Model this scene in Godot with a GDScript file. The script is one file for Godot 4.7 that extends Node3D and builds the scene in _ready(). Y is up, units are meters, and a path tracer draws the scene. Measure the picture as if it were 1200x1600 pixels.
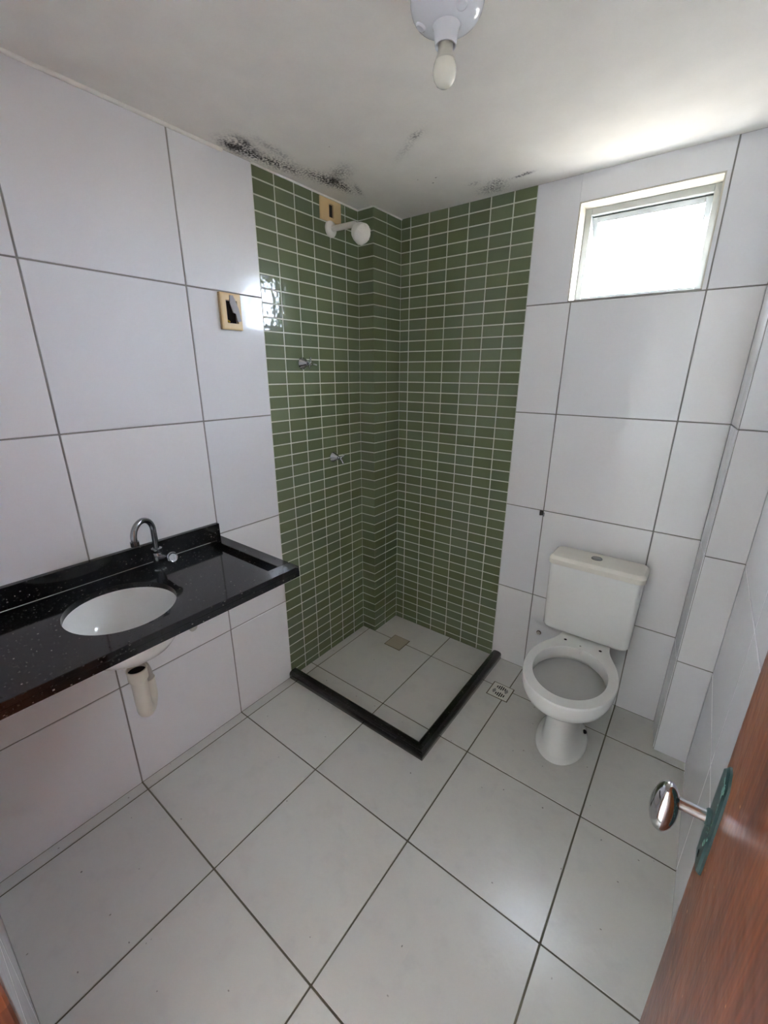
extends Node3D
# A small tiled bathroom seen from its doorway. Left wall x = 0, window wall z = 0, floor y = 0; metres.

const S := 0.45          # pitch of the white tiles
const X0 := 0.0462       # first floor joint from the left wall
const ZM := 0.2203       # first floor joint from the window wall
const H := 2.24          # ceiling
const RX := 1.687        # right wall
const FZ := 2.022        # front (door) wall
const GZ := 0.812        # green mosaic ends here on the left wall
const GX := 0.7627       # and here on the window wall
const CX := 0.094        # corner column
const CZ := 0.224
const PX := 1.571        # pipe duct at the right end of the window wall; its flank is a little splayed
const EX := 1.556
const PZ := 0.177
const WX0 := 0.934       # window opening
const WX1 := 1.381
const WY0 := 1.806
const WY1 := 2.148
const DX0 := 0.955       # door opening
const DX1 := 1.63
const DY := 2.1
const T := 0.15          # wall thickness
const OUT := -3.0        # the yard lies one floor below

var M := {}
var meshes := {}
var used := {}
var rng := RandomNumberGenerator.new()


# ---------------------------------------------------------------- mesh building
class MB:
	var v := PackedVector3Array()
	var g := PackedInt32Array()
	var grp := 1

	func tri(a: Vector3, b: Vector3, c: Vector3, group: int = -1) -> void:
		if a.is_equal_approx(b) or b.is_equal_approx(c) or a.is_equal_approx(c):
			return
		v.append(a); v.append(b); v.append(c)
		g.append(group)

	func out_tri(a: Vector3, b: Vector3, c: Vector3, o: Vector3, group: int = -1) -> void:
		var n := (b - a).cross(c - a)
		if n.dot((a + b + c) / 3.0 - o) > 0.0:
			tri(a, c, b, group)      # clockwise seen from outside
		else:
			tri(a, b, c, group)

	func out_quad(a: Vector3, b: Vector3, c: Vector3, d: Vector3, o: Vector3, group: int = -1) -> void:
		out_tri(a, b, c, o, group)
		out_tri(a, c, d, o, group)

	func box(lo: Vector3, hi: Vector3, b: float = 0.0) -> void:
		var o := (lo + hi) / 2.0
		if b <= 0.0:
			for ax in 3:
				var u := (ax + 1) % 3
				var w := (ax + 2) % 3
				for s in 2:
					var q := []
					for k in [[0, 0], [1, 0], [1, 1], [0, 1]]:
						var p := Vector3.ZERO
						p[ax] = hi[ax] if s else lo[ax]
						p[u] = hi[u] if k[0] else lo[u]
						p[w] = hi[w] if k[1] else lo[w]
						q.append(p)
					out_quad(q[0], q[1], q[2], q[3], o)
			return
		var h := (hi - lo) / 2.0
		for ax in 3:
			var u := (ax + 1) % 3
			var w := (ax + 2) % 3
			for s in [-1.0, 1.0]:
				var q := []
				for k in [[-1, -1], [1, -1], [1, 1], [-1, 1]]:
					var p := o
					p[ax] += s * h[ax]
					p[u] += k[0] * (h[u] - b)
					p[w] += k[1] * (h[w] - b)
					q.append(p)
				out_quad(q[0], q[1], q[2], q[3], o)
			for su in [-1.0, 1.0]:
				for sw in [-1.0, 1.0]:
					var a0 := o
					var a1 := o
					var b0 := o
					var b1 := o
					a0[u] += su * h[u]; a0[w] += sw * (h[w] - b); a0[ax] -= h[ax] - b
					a1 = a0; a1[ax] = o[ax] + h[ax] - b
					b0[u] += su * (h[u] - b); b0[w] += sw * h[w]; b0[ax] -= h[ax] - b
					b1 = b0; b1[ax] = o[ax] + h[ax] - b
					out_quad(a0, a1, b1, b0, o)
		for sx in [-1.0, 1.0]:
			for sy in [-1.0, 1.0]:
				for sz in [-1.0, 1.0]:
					out_tri(o + Vector3(sx * h.x, sy * (h.y - b), sz * (h.z - b)), o + Vector3(sx * (h.x - b), sy * h.y, sz * (h.z - b)), o + Vector3(sx * (h.x - b), sy * (h.y - b), sz * h.z), o)

	# closed rings joined into a skin; a repeated ring makes a sharp edge
	func loft(rings: Array, cap_a := true, cap_b := true, inward := false) -> void:
		var t := PackedVector3Array()
		var gs := PackedInt32Array()
		grp += 1
		for i in rings.size() - 1:
			var a: PackedVector3Array = rings[i]
			var b: PackedVector3Array = rings[i + 1]
			if a[0].is_equal_approx(b[0]) and a[a.size() / 3].is_equal_approx(b[a.size() / 3]):
				grp += 1
				continue
			for k in a.size():
				var m := (k + 1) % a.size()
				for p in [a[k], b[k], b[m], a[k], b[m], a[m]]:
					t.append(p)
				gs.append(grp); gs.append(grp)
		for e in 2:
			if (e == 0 and cap_a) or (e == 1 and cap_b):
				grp += 1
				var r: PackedVector3Array = rings[0] if e == 0 else rings[rings.size() - 1]
				var c := Vector3.ZERO
				for p in r:
					c += p / r.size()
				for k in r.size():
					var m := (k + 1) % r.size()
					if e == 0:
						t.append(c); t.append(r[k]); t.append(r[m])
					else:
						t.append(c); t.append(r[m]); t.append(r[k])
					gs.append(grp)
		var vol := 0.0
		var mid := Vector3.ZERO
		for p in t:
			mid += p / t.size()
		for k in t.size() / 3:
			vol += (t[3 * k] - mid).dot((t[3 * k + 1] - mid).cross(t[3 * k + 2] - mid))
		var flip := vol > 0.0
		if inward:
			flip = not flip
		for k in t.size() / 3:
			if flip:
				tri(t[3 * k], t[3 * k + 2], t[3 * k + 1], gs[k])
			else:
				tri(t[3 * k], t[3 * k + 1], t[3 * k + 2], gs[k])
		grp += 1

	# profile of (radius, height) pairs turned round an axis through o
	func lathe(o: Vector3, axis: Vector3, profile: Array, seg := 32, caps := true) -> void:
		var y := axis.normalized()
		var x := y.cross(Vector3(0.31, 0.17, 0.93)).normalized()
		var z := x.cross(y)
		var rings := []
		for p in profile:
			var r := PackedVector3Array()
			for k in seg:
				var a := TAU * k / seg
				r.append(o + y * float(p[1]) + (x * cos(a) + z * sin(a)) * maxf(float(p[0]), 0.0002))
			rings.append(r)
		loft(rings, caps, caps)

	func tube(path: Array, radius: Variant, seg := 16, caps := true) -> void:
		var rings := []
		var t: Vector3 = (path[1] - path[0]).normalized()
		var n := t.cross(Vector3(0.3, 0.2, 0.93)).normalized()
		for i in path.size():
			var d: Vector3
			if i == 0:
				d = (path[1] - path[0]).normalized()
			elif i == path.size() - 1:
				d = (path[i] - path[i - 1]).normalized()
			else:
				d = ((path[i + 1] - path[i]).normalized() + (path[i] - path[i - 1]).normalized()).normalized()
			n = (n - d * n.dot(d)).normalized()
			var m := d.cross(n)
			var rad: float = radius[i] if radius is Array else float(radius)
			var r := PackedVector3Array()
			for k in seg:
				var a := TAU * k / seg
				r.append(path[i] + (n * cos(a) + m * sin(a)) * rad)
			rings.append(r)
		loft(rings, caps, caps)

	func mesh() -> ArrayMesh:
		var st := SurfaceTool.new()
		st.begin(Mesh.PRIMITIVE_TRIANGLES)
		for k in g.size():
			st.set_smooth_group(g[k])
			st.add_vertex(v[3 * k])
			st.set_smooth_group(g[k])
			st.add_vertex(v[3 * k + 1])
			st.set_smooth_group(g[k])
			st.add_vertex(v[3 * k + 2])
		st.generate_normals()
		st.index()
		return st.commit()


func ellipse(c: Vector3, ax: float, az: float, n := 48, power := 2.0) -> PackedVector3Array:
	var r := PackedVector3Array()
	for k in n:
		var a := TAU * k / n
		r.append(c + Vector3(ax * signf(cos(a)) * pow(absf(cos(a)), 2.0 / power), 0, az * signf(sin(a)) * pow(absf(sin(a)), 2.0 / power)))
	return r


func rounded(c: Vector3, hx: float, hz: float, rad: float, n := 8) -> PackedVector3Array:
	var r := PackedVector3Array()
	rad = minf(rad, minf(hx, hz) - 0.0005)
	for q in 4:
		var cc := Vector3(hx - rad, 0, hz - rad) * Vector3(1 if q == 0 or q == 3 else -1, 0, 1 if q < 2 else -1)
		for k in n + 1:
			var a := PI / 2 * (q + float(k) / n)
			r.append(c + cc + Vector3(cos(a), 0, sin(a)) * rad)
	return r


func arc(c: Vector3, u: Vector3, w: Vector3, r: float, a0: float, a1: float, n: int) -> Array:
	var out := []
	for k in n + 1:
		var a := deg_to_rad(lerpf(a0, a1, float(k) / n))
		out.append(c + (u * cos(a) + w * sin(a)) * r)
	return out


# ---------------------------------------------------------------- nodes
func numbered(called: String) -> String:
	used[called] = used.get(called, -1) + 1
	return called if used[called] == 0 else "%s_%03d" % [called, used[called]]


func thing(called: String, label: String, category: String, at := Vector3.ZERO, group := "") -> Node3D:
	var o := Node3D.new()
	o.name = numbered(called)
	add_child(o)
	o.position = at
	o.set_meta("label", label)
	o.set_meta("category", category)
	if group:
		o.set_meta("group", group)
	return o


# a part (or a piece of the setting) whose mesh is given in world coordinates
func part(called: String, mb: MB, m: Material, parent: Node3D, pivot := Vector3.INF) -> MeshInstance3D:
	var o := MeshInstance3D.new()
	o.name = called
	var at := world_of(parent) if pivot == Vector3.INF else pivot
	for k in mb.v.size():
		mb.v[k] -= at
	o.mesh = mb.mesh()
	o.material_override = m
	parent.add_child(o, true)
	o.position = at - world_of(parent)
	o.cast_shadow = GeometryInstance3D.SHADOW_CASTING_SETTING_ON
	return o


func world_of(n: Node3D) -> Vector3:
	var p := Vector3.ZERO
	var k: Node = n
	while k is Node3D and k != self:
		p += (k as Node3D).position
		k = k.get_parent()
	return p


func struct(called: String, mb: MB, m: Material, label: String, pivot: Vector3) -> MeshInstance3D:
	var o := part(called, mb, m, self, pivot)
	o.name = called
	o.set_meta("kind", "structure")
	o.set_meta("label", label)
	return o


func boxes(list: Array, b := 0.0) -> MB:
	var mb := MB.new()
	for k in list:
		mb.box(k[0], k[1], b)
	return mb


# one bevelled piece between two corners; pieces of one size share a mesh
func piece(called: String, lo: Vector3, hi: Vector3, m: Material, parent: Node3D, b := 0.0012) -> MeshInstance3D:
	var size := (hi - lo).snapped(Vector3.ONE * 0.0005)
	if not meshes.has([size, b]):
		var mb := MB.new()
		mb.box(-size / 2, size / 2, b)
		meshes[[size, b]] = mb.mesh()
	var o := MeshInstance3D.new()
	o.name = called
	o.mesh = meshes[[size, b]]
	o.material_override = m
	parent.add_child(o, true)
	o.position = (lo + hi) / 2 - world_of(parent)
	return o


# ---------------------------------------------------------------- materials
func mat(called: String, c: Color, rough: float, metal := 0.0, spec := 0.5) -> StandardMaterial3D:
	var m := StandardMaterial3D.new()
	m.resource_name = called
	m.albedo_color = c
	m.roughness = rough
	m.metallic = metal
	m.metallic_specular = spec
	M[called] = m
	return m


func noise_tex(freq: float, normal: bool, strength := 1.0, seed_ := 1, size := 512, ramp: Gradient = null, octaves := 3) -> NoiseTexture2D:
	var n := FastNoiseLite.new()
	n.noise_type = FastNoiseLite.TYPE_SIMPLEX_SMOOTH
	n.frequency = freq
	n.seed = seed_
	n.fractal_octaves = octaves
	var t := NoiseTexture2D.new()
	t.width = size
	t.height = size
	t.seamless = true
	t.noise = n
	t.as_normal_map = normal
	t.bump_strength = strength
	if ramp:
		t.color_ramp = ramp
	return t


func triplanar(m: StandardMaterial3D, scale: float, world := true) -> void:
	m.uv1_triplanar = true
	m.uv1_world_triplanar = world
	m.uv1_scale = Vector3.ONE * scale


func srgb(r: int, g_: int, b: int) -> Color:
	return Color(r / 255.0, g_ / 255.0, b / 255.0)


func make_materials() -> void:
	var wavy := noise_tex(0.012, true, 6.0, 3, 512, null, 2)
	var fine := noise_tex(0.05, true, 4.0, 8, 512, null, 3)
	for k in 3:
		var w := mat("white_wall_tile_%d" % k, [srgb(232, 232, 233), srgb(229, 229, 231), srgb(234, 233, 233)][k], 0.14)
		w.normal_enabled = true
		w.normal_texture = wavy
		w.normal_scale = 0.08
		triplanar(w, 1.6)
		var f := mat("white_floor_tile_%d" % k, [srgb(218, 217, 213), srgb(215, 214, 210), srgb(220, 219, 214)][k], 0.22)
		f.normal_enabled = true
		f.normal_texture = fine
		f.normal_scale = 0.06
		f.albedo_texture = dirt_texture()
		triplanar(f, 0.9)
	mat("white_gloss_tile", srgb(231, 231, 232), 0.06)
	for k in 5:
		var c: Color = [srgb(109, 119, 89), srgb(104, 114, 84), srgb(113, 123, 94), srgb(107, 118, 92), srgb(110, 119, 87)][k]
		var g_ := mat("green_mosaic_%d" % k, c, 0.1)
		g_.normal_enabled = true
		g_.normal_texture = wavy
		g_.normal_scale = 0.16
		triplanar(g_, 4.0)
	mat("mosaic_grout", srgb(214, 218, 200), 0.85)
	mat("wall_grout", srgb(140, 138, 132), 0.9)
	mat("light_grout", srgb(158, 157, 153), 0.5)
	mat("floor_grout", srgb(104, 98, 84), 0.95)
	mat("plaster", srgb(226, 222, 214), 0.95)
	mat("reveal_plaster", srgb(202, 196, 182), 0.9)
	mat("sill_stone", srgb(136, 132, 126), 0.5)
	mat("caulk", srgb(240, 238, 230), 0.6)
	var granite := mat("black_granite", Color.WHITE, 0.07)
	granite.albedo_texture = granite_texture()
	triplanar(granite, 3.2)
	mat("ceramic", srgb(236, 236, 232), 0.08)
	mat("ceramic_lid", srgb(238, 234, 222), 0.2)
	mat("chrome", srgb(205, 207, 210), 0.09, 1.0)
	mat("worn_chrome", srgb(150, 153, 156), 0.2, 1.0)
	mat("pvc", srgb(232, 228, 214), 0.35)
	mat("grey_pvc", srgb(186, 184, 176), 0.5)
	mat("white_plastic", srgb(236, 234, 226), 0.28)
	mat("lamp_plastic", srgb(226, 228, 234), 0.16)
	mat("bulb_glass", srgb(238, 236, 222), 0.12)
	mat("bulb_collar", srgb(205, 203, 190), 0.35)
	mat("cream_plastic", srgb(220, 190, 138), 0.35)
	mat("dark_void", srgb(22, 18, 18), 0.9)
	mat("grey_flap", srgb(158, 152, 152), 0.5)
	mat("yellow_wire", srgb(214, 178, 40), 0.4)
	mat("beige_drain", srgb(176, 167, 146), 0.45)
	mat("drain_plate", srgb(222, 220, 210), 0.35)
	mat("drain_grey", srgb(140, 138, 132), 0.4)
	mat("rust", srgb(96, 84, 66), 0.8)
	mat("clip_metal", srgb(70, 68, 70), 0.45, 0.6)
	mat("aluminium", srgb(176, 179, 177), 0.4)
	mat("teal_plate", srgb(40, 66, 65), 0.42)
	mat("teal_chips", srgb(104, 150, 138), 0.4)
	mat("hall_paint", srgb(232, 230, 224), 0.9)
	mat("hall_floor", srgb(206, 200, 190), 0.5)
	mat("yard", srgb(84, 72, 54), 0.95)
	var glass := mat("pane_glass", Color(1, 1, 1, 0.04), 0.02)
	glass.transparency = BaseMaterial3D.TRANSPARENCY_ALPHA
	var water := mat("bowl_water", Color(0.84, 0.84, 0.82, 0.5), 0.03)
	water.transparency = BaseMaterial3D.TRANSPARENCY_ALPHA
	var wood := mat("varnished_wood", Color.WHITE, 0.34, 0.0, 0.28)
	wood.albedo_texture = wood_texture()
	wood.normal_enabled = true
	wood.normal_texture = noise_tex(0.03, true, 5.0, 21, 512, null, 3)
	wood.normal_scale = 0.10
	wood.clearcoat_enabled = true
	wood.clearcoat = 0.12
	wood.clearcoat_roughness = 0.1
	triplanar(wood, 1.25)
	var ceil_mat := mat("ceiling_paint", Color.WHITE, 0.95)
	ceil_mat.albedo_texture = ceiling_texture()
	ceil_mat.texture_repeat = false


var dirt: ImageTexture

# faint grey scuffs and specks of dirt on the floor tiles
func dirt_texture() -> ImageTexture:
	if dirt:
		return dirt
	var n := FastNoiseLite.new()
	n.frequency = 0.02
	n.seed = 5
	n.fractal_octaves = 4
	var r := RandomNumberGenerator.new()
	r.seed = 77
	var im := Image.create(512, 512, false, Image.FORMAT_RGB8)
	for y in 512:
		for x in 512:
			var f := 1.0 - 0.018 * smoothstep(0.1, 0.6, n.get_noise_2d(x, y))
			im.set_pixel(x, y, Color(f, f, f * 0.995))
	for k in 26:
		var px := r.randi_range(2, 508)
		var py := r.randi_range(2, 508)
		var d := r.randf_range(0.45, 0.8)
		im.fill_rect(Rect2i(px, py, r.randi_range(1, 2), r.randi_range(1, 2)), Color(d, d * 0.98, d * 0.95))
	dirt = ImageTexture.create_from_image(im)
	return dirt


func granite_texture() -> ImageTexture:
	var r := RandomNumberGenerator.new()
	r.seed = 11
	var n := FastNoiseLite.new()
	n.frequency = 0.06
	n.seed = 4
	n.fractal_octaves = 3
	var im := Image.create(512, 512, false, Image.FORMAT_RGB8)
	for y in 512:
		for x in 512:
			var f := 0.075 + 0.05 * maxf(0.0, n.get_noise_2d(x, y)) + r.randf() * 0.02
			im.set_pixel(x, y, Color(f, f, f * 1.06))
	for k in 420:
		var c := r.randf_range(0.16, 0.34)
		if k % 9 == 0:
			c = r.randf_range(0.4, 0.62)
		var w := r.randi_range(2, 7)
		im.fill_rect(Rect2i(r.randi_range(0, 506), r.randi_range(0, 506), w, r.randi_range(2, 6)), Color(c, c * 0.97, c * 0.92))
	return ImageTexture.create_from_image(im)


func wood_texture() -> ImageTexture:
	var n := FastNoiseLite.new()
	n.frequency = 0.012
	n.seed = 9
	n.fractal_octaves = 4
	var n2 := FastNoiseLite.new()
	n2.frequency = 0.05
	n2.seed = 19
	n2.fractal_octaves = 2
	var im := Image.create(512, 512, false, Image.FORMAT_RGB8)
	var dark := srgb(84, 40, 22)
	var mid := srgb(120, 64, 36)
	var light := srgb(150, 86, 48)
	for y in 512:
		for x in 512:
			var a := n.get_noise_2d(x * 1.3, y * 0.22) * 0.7 + n2.get_noise_2d(x * 4.5, y * 0.16) * 0.4
			var f := clampf(0.5 + a, 0.0, 1.0)
			var c := dark.lerp(mid, minf(1.0, f * 2.0)).lerp(light, maxf(0.0, f * 2.0 - 1.0))
			im.set_pixel(x, y, c)
	var r := RandomNumberGenerator.new()
	r.seed = 51
	for k in 46:      # flecks where the varnish has chipped
		var p := Vector2i(r.randi_range(0, 508), r.randi_range(300, 506))
		im.fill_rect(Rect2i(p, Vector2i(r.randi_range(1, 2), r.randi_range(1, 3))), srgb(206, 160, 104))
	return ImageTexture.create_from_image(im)


# off-white paint with the black mould that grows along the shower side
func ceiling_texture() -> ImageTexture:
	var w := 1024
	var h := 1228
	var big := FastNoiseLite.new()
	big.frequency = 0.009
	big.seed = 31
	big.fractal_octaves = 3
	var fine := FastNoiseLite.new()
	fine.noise_type = FastNoiseLite.TYPE_SIMPLEX
	fine.frequency = 0.085
	fine.seed = 32
	fine.fractal_octaves = 3
	var im := Image.create(w, h, false, Image.FORMAT_RGB8)
	var base := srgb(240, 236, 228)
	for y in h:
		for x in w:
			var f := 1.0 + 0.018 * big.get_noise_2d(x, y)
			im.set_pixel(x, y, Color(base.r * f, base.g * f, base.b * f))
	# x, z, radius along, radius across, heading, strength, how speckled
	var patches := [
		[0.048, 0.905, 0.060, 0.034, 80.0, 1.1, 0.35], [0.085, 0.895, 0.060, 0.026, 70.0, 0.75, 0.3],
		[0.052, 0.835, 0.060, 0.026, 88.0, 0.80, 0.9], [0.060, 0.765, 0.070, 0.030, 86.0, 0.62, 1.0],
		[0.070, 0.690, 0.080, 0.032, 84.0, 0.38, 1.0], [0.130, 0.800, 0.120, 0.025, 80.0, 0.22, 0.4],
		[0.100, 0.610, 0.060, 0.030, 75.0, 0.35, 1.0], [0.110, 0.545, 0.060, 0.034, 70.0, 0.85, 0.7],
		[0.128, 0.520, 0.036, 0.026, 60.0, 0.95, 0.4], [0.120, 0.460, 0.070, 0.030, 82.0, 0.70, 1.0],
		[0.150, 0.395, 0.060, 0.012, 65.0, 0.40, 0.7], [0.195, 0.550, 0.075, 0.040, 40.0, 0.34, 0.5],
		[0.572, 0.605, 0.028, 0.014, 20.0, 0.28, 0.7], [0.520, 0.570, 0.12, 0.02, 35.0, 0.10, 0.5],
		[0.600, 0.075, 0.060, 0.045, 0.0, 0.42, 0.7], [0.640, 0.125, 0.040, 0.035, 20.0, 0.30, 0.8],
		[0.740, 0.125, 0.040, 0.010, 8.0, 0.55, 0.6], [0.765, 0.132, 0.018, 0.012, 0.0, 0.45, 0.6], [0.560, 0.165, 0.03, 0.02, 0.0, 0.18, 0.8],
	]
	var sx := w / RX
	var sz := h / FZ
	var ink := srgb(38, 34, 34)
	for p in patches:
		var rad: float = maxf(p[2], p[3]) * 2.2
		var c := cos(deg_to_rad(p[4]))
		var s := sin(deg_to_rad(p[4]))
		for y in range(maxi(0, int((p[1] - rad) * sz)), mini(h, int((p[1] + rad) * sz))):
			for x in range(maxi(0, int((p[0] - rad) * sx)), mini(w, int((p[0] + rad) * sx))):
				var dx: float = x / sx - p[0]
				var dz: float = y / sz - p[1]
				var u: float = (dx * c + dz * s) / p[2]
				var q: float = (-dx * s + dz * c) / p[3]
				var e := exp(-1.3 * (u * u + q * q))
				if e < 0.02:
					continue
				var grain := fine.get_noise_2d(x * 1.5, y * 1.5)
				var blot := 0.5 + 0.9 * big.get_noise_2d(x * 3.0 + 91.0, y * 3.0)
				var speck := smoothstep(-0.02, 0.22, grain + (e - 0.55) * 0.4)
				var a: float = p[5] * 1.35 * e * lerpf(clampf(blot + 0.4 * grain, 0.0, 1.0), speck, p[6])
				im.set_pixel(x, y, im.get_pixel(x, y).lerp(ink, clampf(a, 0.0, 0.93)))
	for d in [[0.4646, 0.3038, 3], [0.4330, 0.2690, 3], [0.400, 0.330, 2], [0.300, 0.72, 1]]:
		im.fill_rect(Rect2i(int(d[0] * sx), int(d[1] * sz), d[2] + 1, d[2] - 1 if d[2] > 1 else 1), ink)
	return ImageTexture.create_from_image(im)


# ---------------------------------------------------------------- camera, sky, sun
func _ready() -> void:
	rng.seed = 20
	var cam := Camera3D.new()
	cam.name = "camera"
	add_child(cam)
	cam.position = Vector3(1.4884, 1.5237, 1.9755)
	cam.rotation_order = EULER_ORDER_YXZ
	cam.rotation = Vector3(-0.3211, 0.6487, 0.0033)
	cam.fov = 101.373
	cam.near = 0.01
	cam.far = 400.0
	cam.current = true

	var env := Environment.new()
	env.background_mode = Environment.BG_SKY
	var sky_mat := ProceduralSkyMaterial.new()
	sky_mat.sky_top_color = srgb(224, 236, 255)
	sky_mat.sky_horizon_color = srgb(190, 202, 219)
	sky_mat.ground_horizon_color = srgb(176, 172, 164)
	sky_mat.ground_bottom_color = srgb(160, 150, 134)
	sky_mat.sky_energy_multiplier = 1.0
	sky_mat.ground_energy_multiplier = 1.0
	var sky := Sky.new()
	sky.sky_material = sky_mat
	env.sky = sky
	env.background_energy_multiplier = 16.0
	env.tonemap_mode = Environment.TONE_MAPPER_LINEAR
	env.tonemap_exposure = 6.3
	env.sdfgi_enabled = true
	env.ssao_enabled = true
	env.ssil_enabled = true
	var we := WorldEnvironment.new()
	we.name = "world_environment"
	we.environment = env
	add_child(we)

	var sun := DirectionalLight3D.new()
	sun.name = "sun"
	add_child(sun)
	sun.look_at_from_position(Vector3(0.62, 0.74, 0.25) * 30.0, Vector3.ZERO)
	sun.light_color = Color(1.0, 0.93, 0.82)
	sun.light_energy = 1.5
	sun.light_angular_distance = 0.53
	sun.shadow_enabled = true
	sun.sky_mode = DirectionalLight3D.SKY_MODE_LIGHT_ONLY

	make_materials()
	build_shell()
	build_tiles()
	build_window()
	build_door()
	build_surroundings()
	build_counter()
	build_faucet()
	build_trap()
	build_toilet()
	build_curb()
	build_shower()
	build_drains()
	build_plates()
	build_lamp()
	build_small()


# ---------------------------------------------------------------- the room
const R := 0.0022   # depth of the joints behind the tile faces

var wall_left: MeshInstance3D
var wall_back: MeshInstance3D
var wall_right: MeshInstance3D
var wall_front: MeshInstance3D
var wall_column: MeshInstance3D
var wall_duct: MeshInstance3D
var floor_slab: MeshInstance3D


func build_shell() -> void:
	floor_slab = struct("floor", boxes([[Vector3(-T, -0.2, -T), Vector3(RX + T, -R, FZ + T)]]), M.floor_grout, "white square floor tiles with dark dirty joints", Vector3(RX / 2, 0, FZ / 2))
	wall_left = struct("wall_left", boxes([[Vector3(-T, 0, -T), Vector3(-R, H + 0.1, FZ + T)]]), M.wall_grout, "left wall of white tiles with green mosaic at the shower", Vector3(0, 0, 1))
	wall_back = struct("wall_back", boxes([
		[Vector3(-R, 0, -T), Vector3(WX0, H + 0.1, -R)], [Vector3(WX1, 0, -T), Vector3(RX + R, H + 0.1, -R)],
		[Vector3(WX0, 0, -T), Vector3(WX1, WY0, -R)], [Vector3(WX0, WY1, -T), Vector3(WX1, H + 0.1, -R)]]), M.wall_grout, "window wall of white tiles with green mosaic at the shower", Vector3(RX / 2, 0, 0))
	wall_right = struct("wall_right", boxes([[Vector3(RX + R, 0, -T), Vector3(RX + T, H + 0.1, FZ + T)]]), M.light_grout, "glossy white tiled wall behind the door", Vector3(RX, 0, 1))
	wall_front = struct("wall_front", boxes([
		[Vector3(-R, 0, FZ + R), Vector3(DX0 - 0.035, H + 0.1, FZ + T)], [Vector3(DX1 + 0.035, 0, FZ + R), Vector3(RX + R, H + 0.1, FZ + T)],
		[Vector3(DX0 - 0.035, DY + 0.035, FZ + R), Vector3(DX1 + 0.035, H + 0.1, FZ + T)]]), M.wall_grout, "white tiled wall round the doorway", Vector3(RX / 2, 0, FZ))
	wall_column = struct("wall_column", boxes([[Vector3(-R, 0, -R), Vector3(CX - R, H, CZ - R)]]), M.mosaic_grout, "narrow corner column clad in green mosaic", Vector3(CX / 2, 0, CZ / 2))
	wall_duct = struct("wall_duct", boxes([[Vector3(PX + R, 0, -R), Vector3(RX + R, H, PZ - R)]]), M.wall_grout, "narrow white tiled pipe duct right of the toilet", Vector3(PX, 0, PZ))
	# ceiling: a slab, its underside carrying the stained paint
	var slab := boxes([[Vector3(-T, H + 0.004, -T), Vector3(RX + T, H + 0.25, FZ + T)]])
	var ceiling := struct("ceiling", slab, M.plaster, "off-white ceiling with black mould near the shower", Vector3(RX / 2, H, FZ / 2))
	var st := SurfaceTool.new()
	st.begin(Mesh.PRIMITIVE_TRIANGLES)
	var c := world_of(ceiling)
	for k in [[0, 0], [1, 1], [1, 0], [0, 0], [0, 1], [1, 1]]:
		st.set_uv(Vector2(k[0], k[1]))
		st.set_normal(Vector3.DOWN)
		st.add_vertex(Vector3(k[0] * RX, H, k[1] * FZ) - c)
	var paint := MeshInstance3D.new()
	paint.name = "painted_plaster"
	paint.mesh = st.commit()
	paint.material_override = M.ceiling_paint
	ceiling.add_child(paint, true)
	# white filler beads where the tiles meet the ceiling
	var bead := MB.new()
	bead.tube([Vector3(0.001, H - 0.002, 0.93), Vector3(0.002, H - 0.001, 1.4), Vector3(0.0015, H - 0.002, FZ)], 0.0075, 8)
	struct("trim_1", bead, M.caulk, "white filler bead between left wall and ceiling", Vector3(0, H, 1.4))
	var bead2 := MB.new()
	bead2.tube([Vector3(0.001, H - 0.001, CZ), Vector3(0.001, H - 0.001, GZ)], 0.0045, 8)
	bead2.tube([Vector3(0, H - 0.001, CZ + 0.001), Vector3(CX, H - 0.001, CZ + 0.001)], 0.0045, 8)
	bead2.tube([Vector3(CX + 0.001, H - 0.001, CZ), Vector3(CX + 0.001, H - 0.001, 0)], 0.004, 8)
	struct("trim_2", bead2, M.caulk, "white filler bead above the green mosaic", Vector3(0.05, H, 0.4))


# cuts with a joint of width j, as [from, to] pairs
func cuts(edges: Array, j: float) -> Array:
	var out := []
	for k in edges.size() - 1:
		var a: float = edges[k] + (j / 2 if k > 0 else 0.0)
		var b: float = edges[k + 1] - (j / 2 if k < edges.size() - 2 else 0.0)
		out.append([a, b])
	return out


func white(kind := "wall") -> Material:
	return M["white_%s_tile_%d" % [kind, rng.randi_range(0, 2)]]


func green() -> Material:
	return M["green_mosaic_%d" % rng.randi_range(0, 4)]


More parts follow.
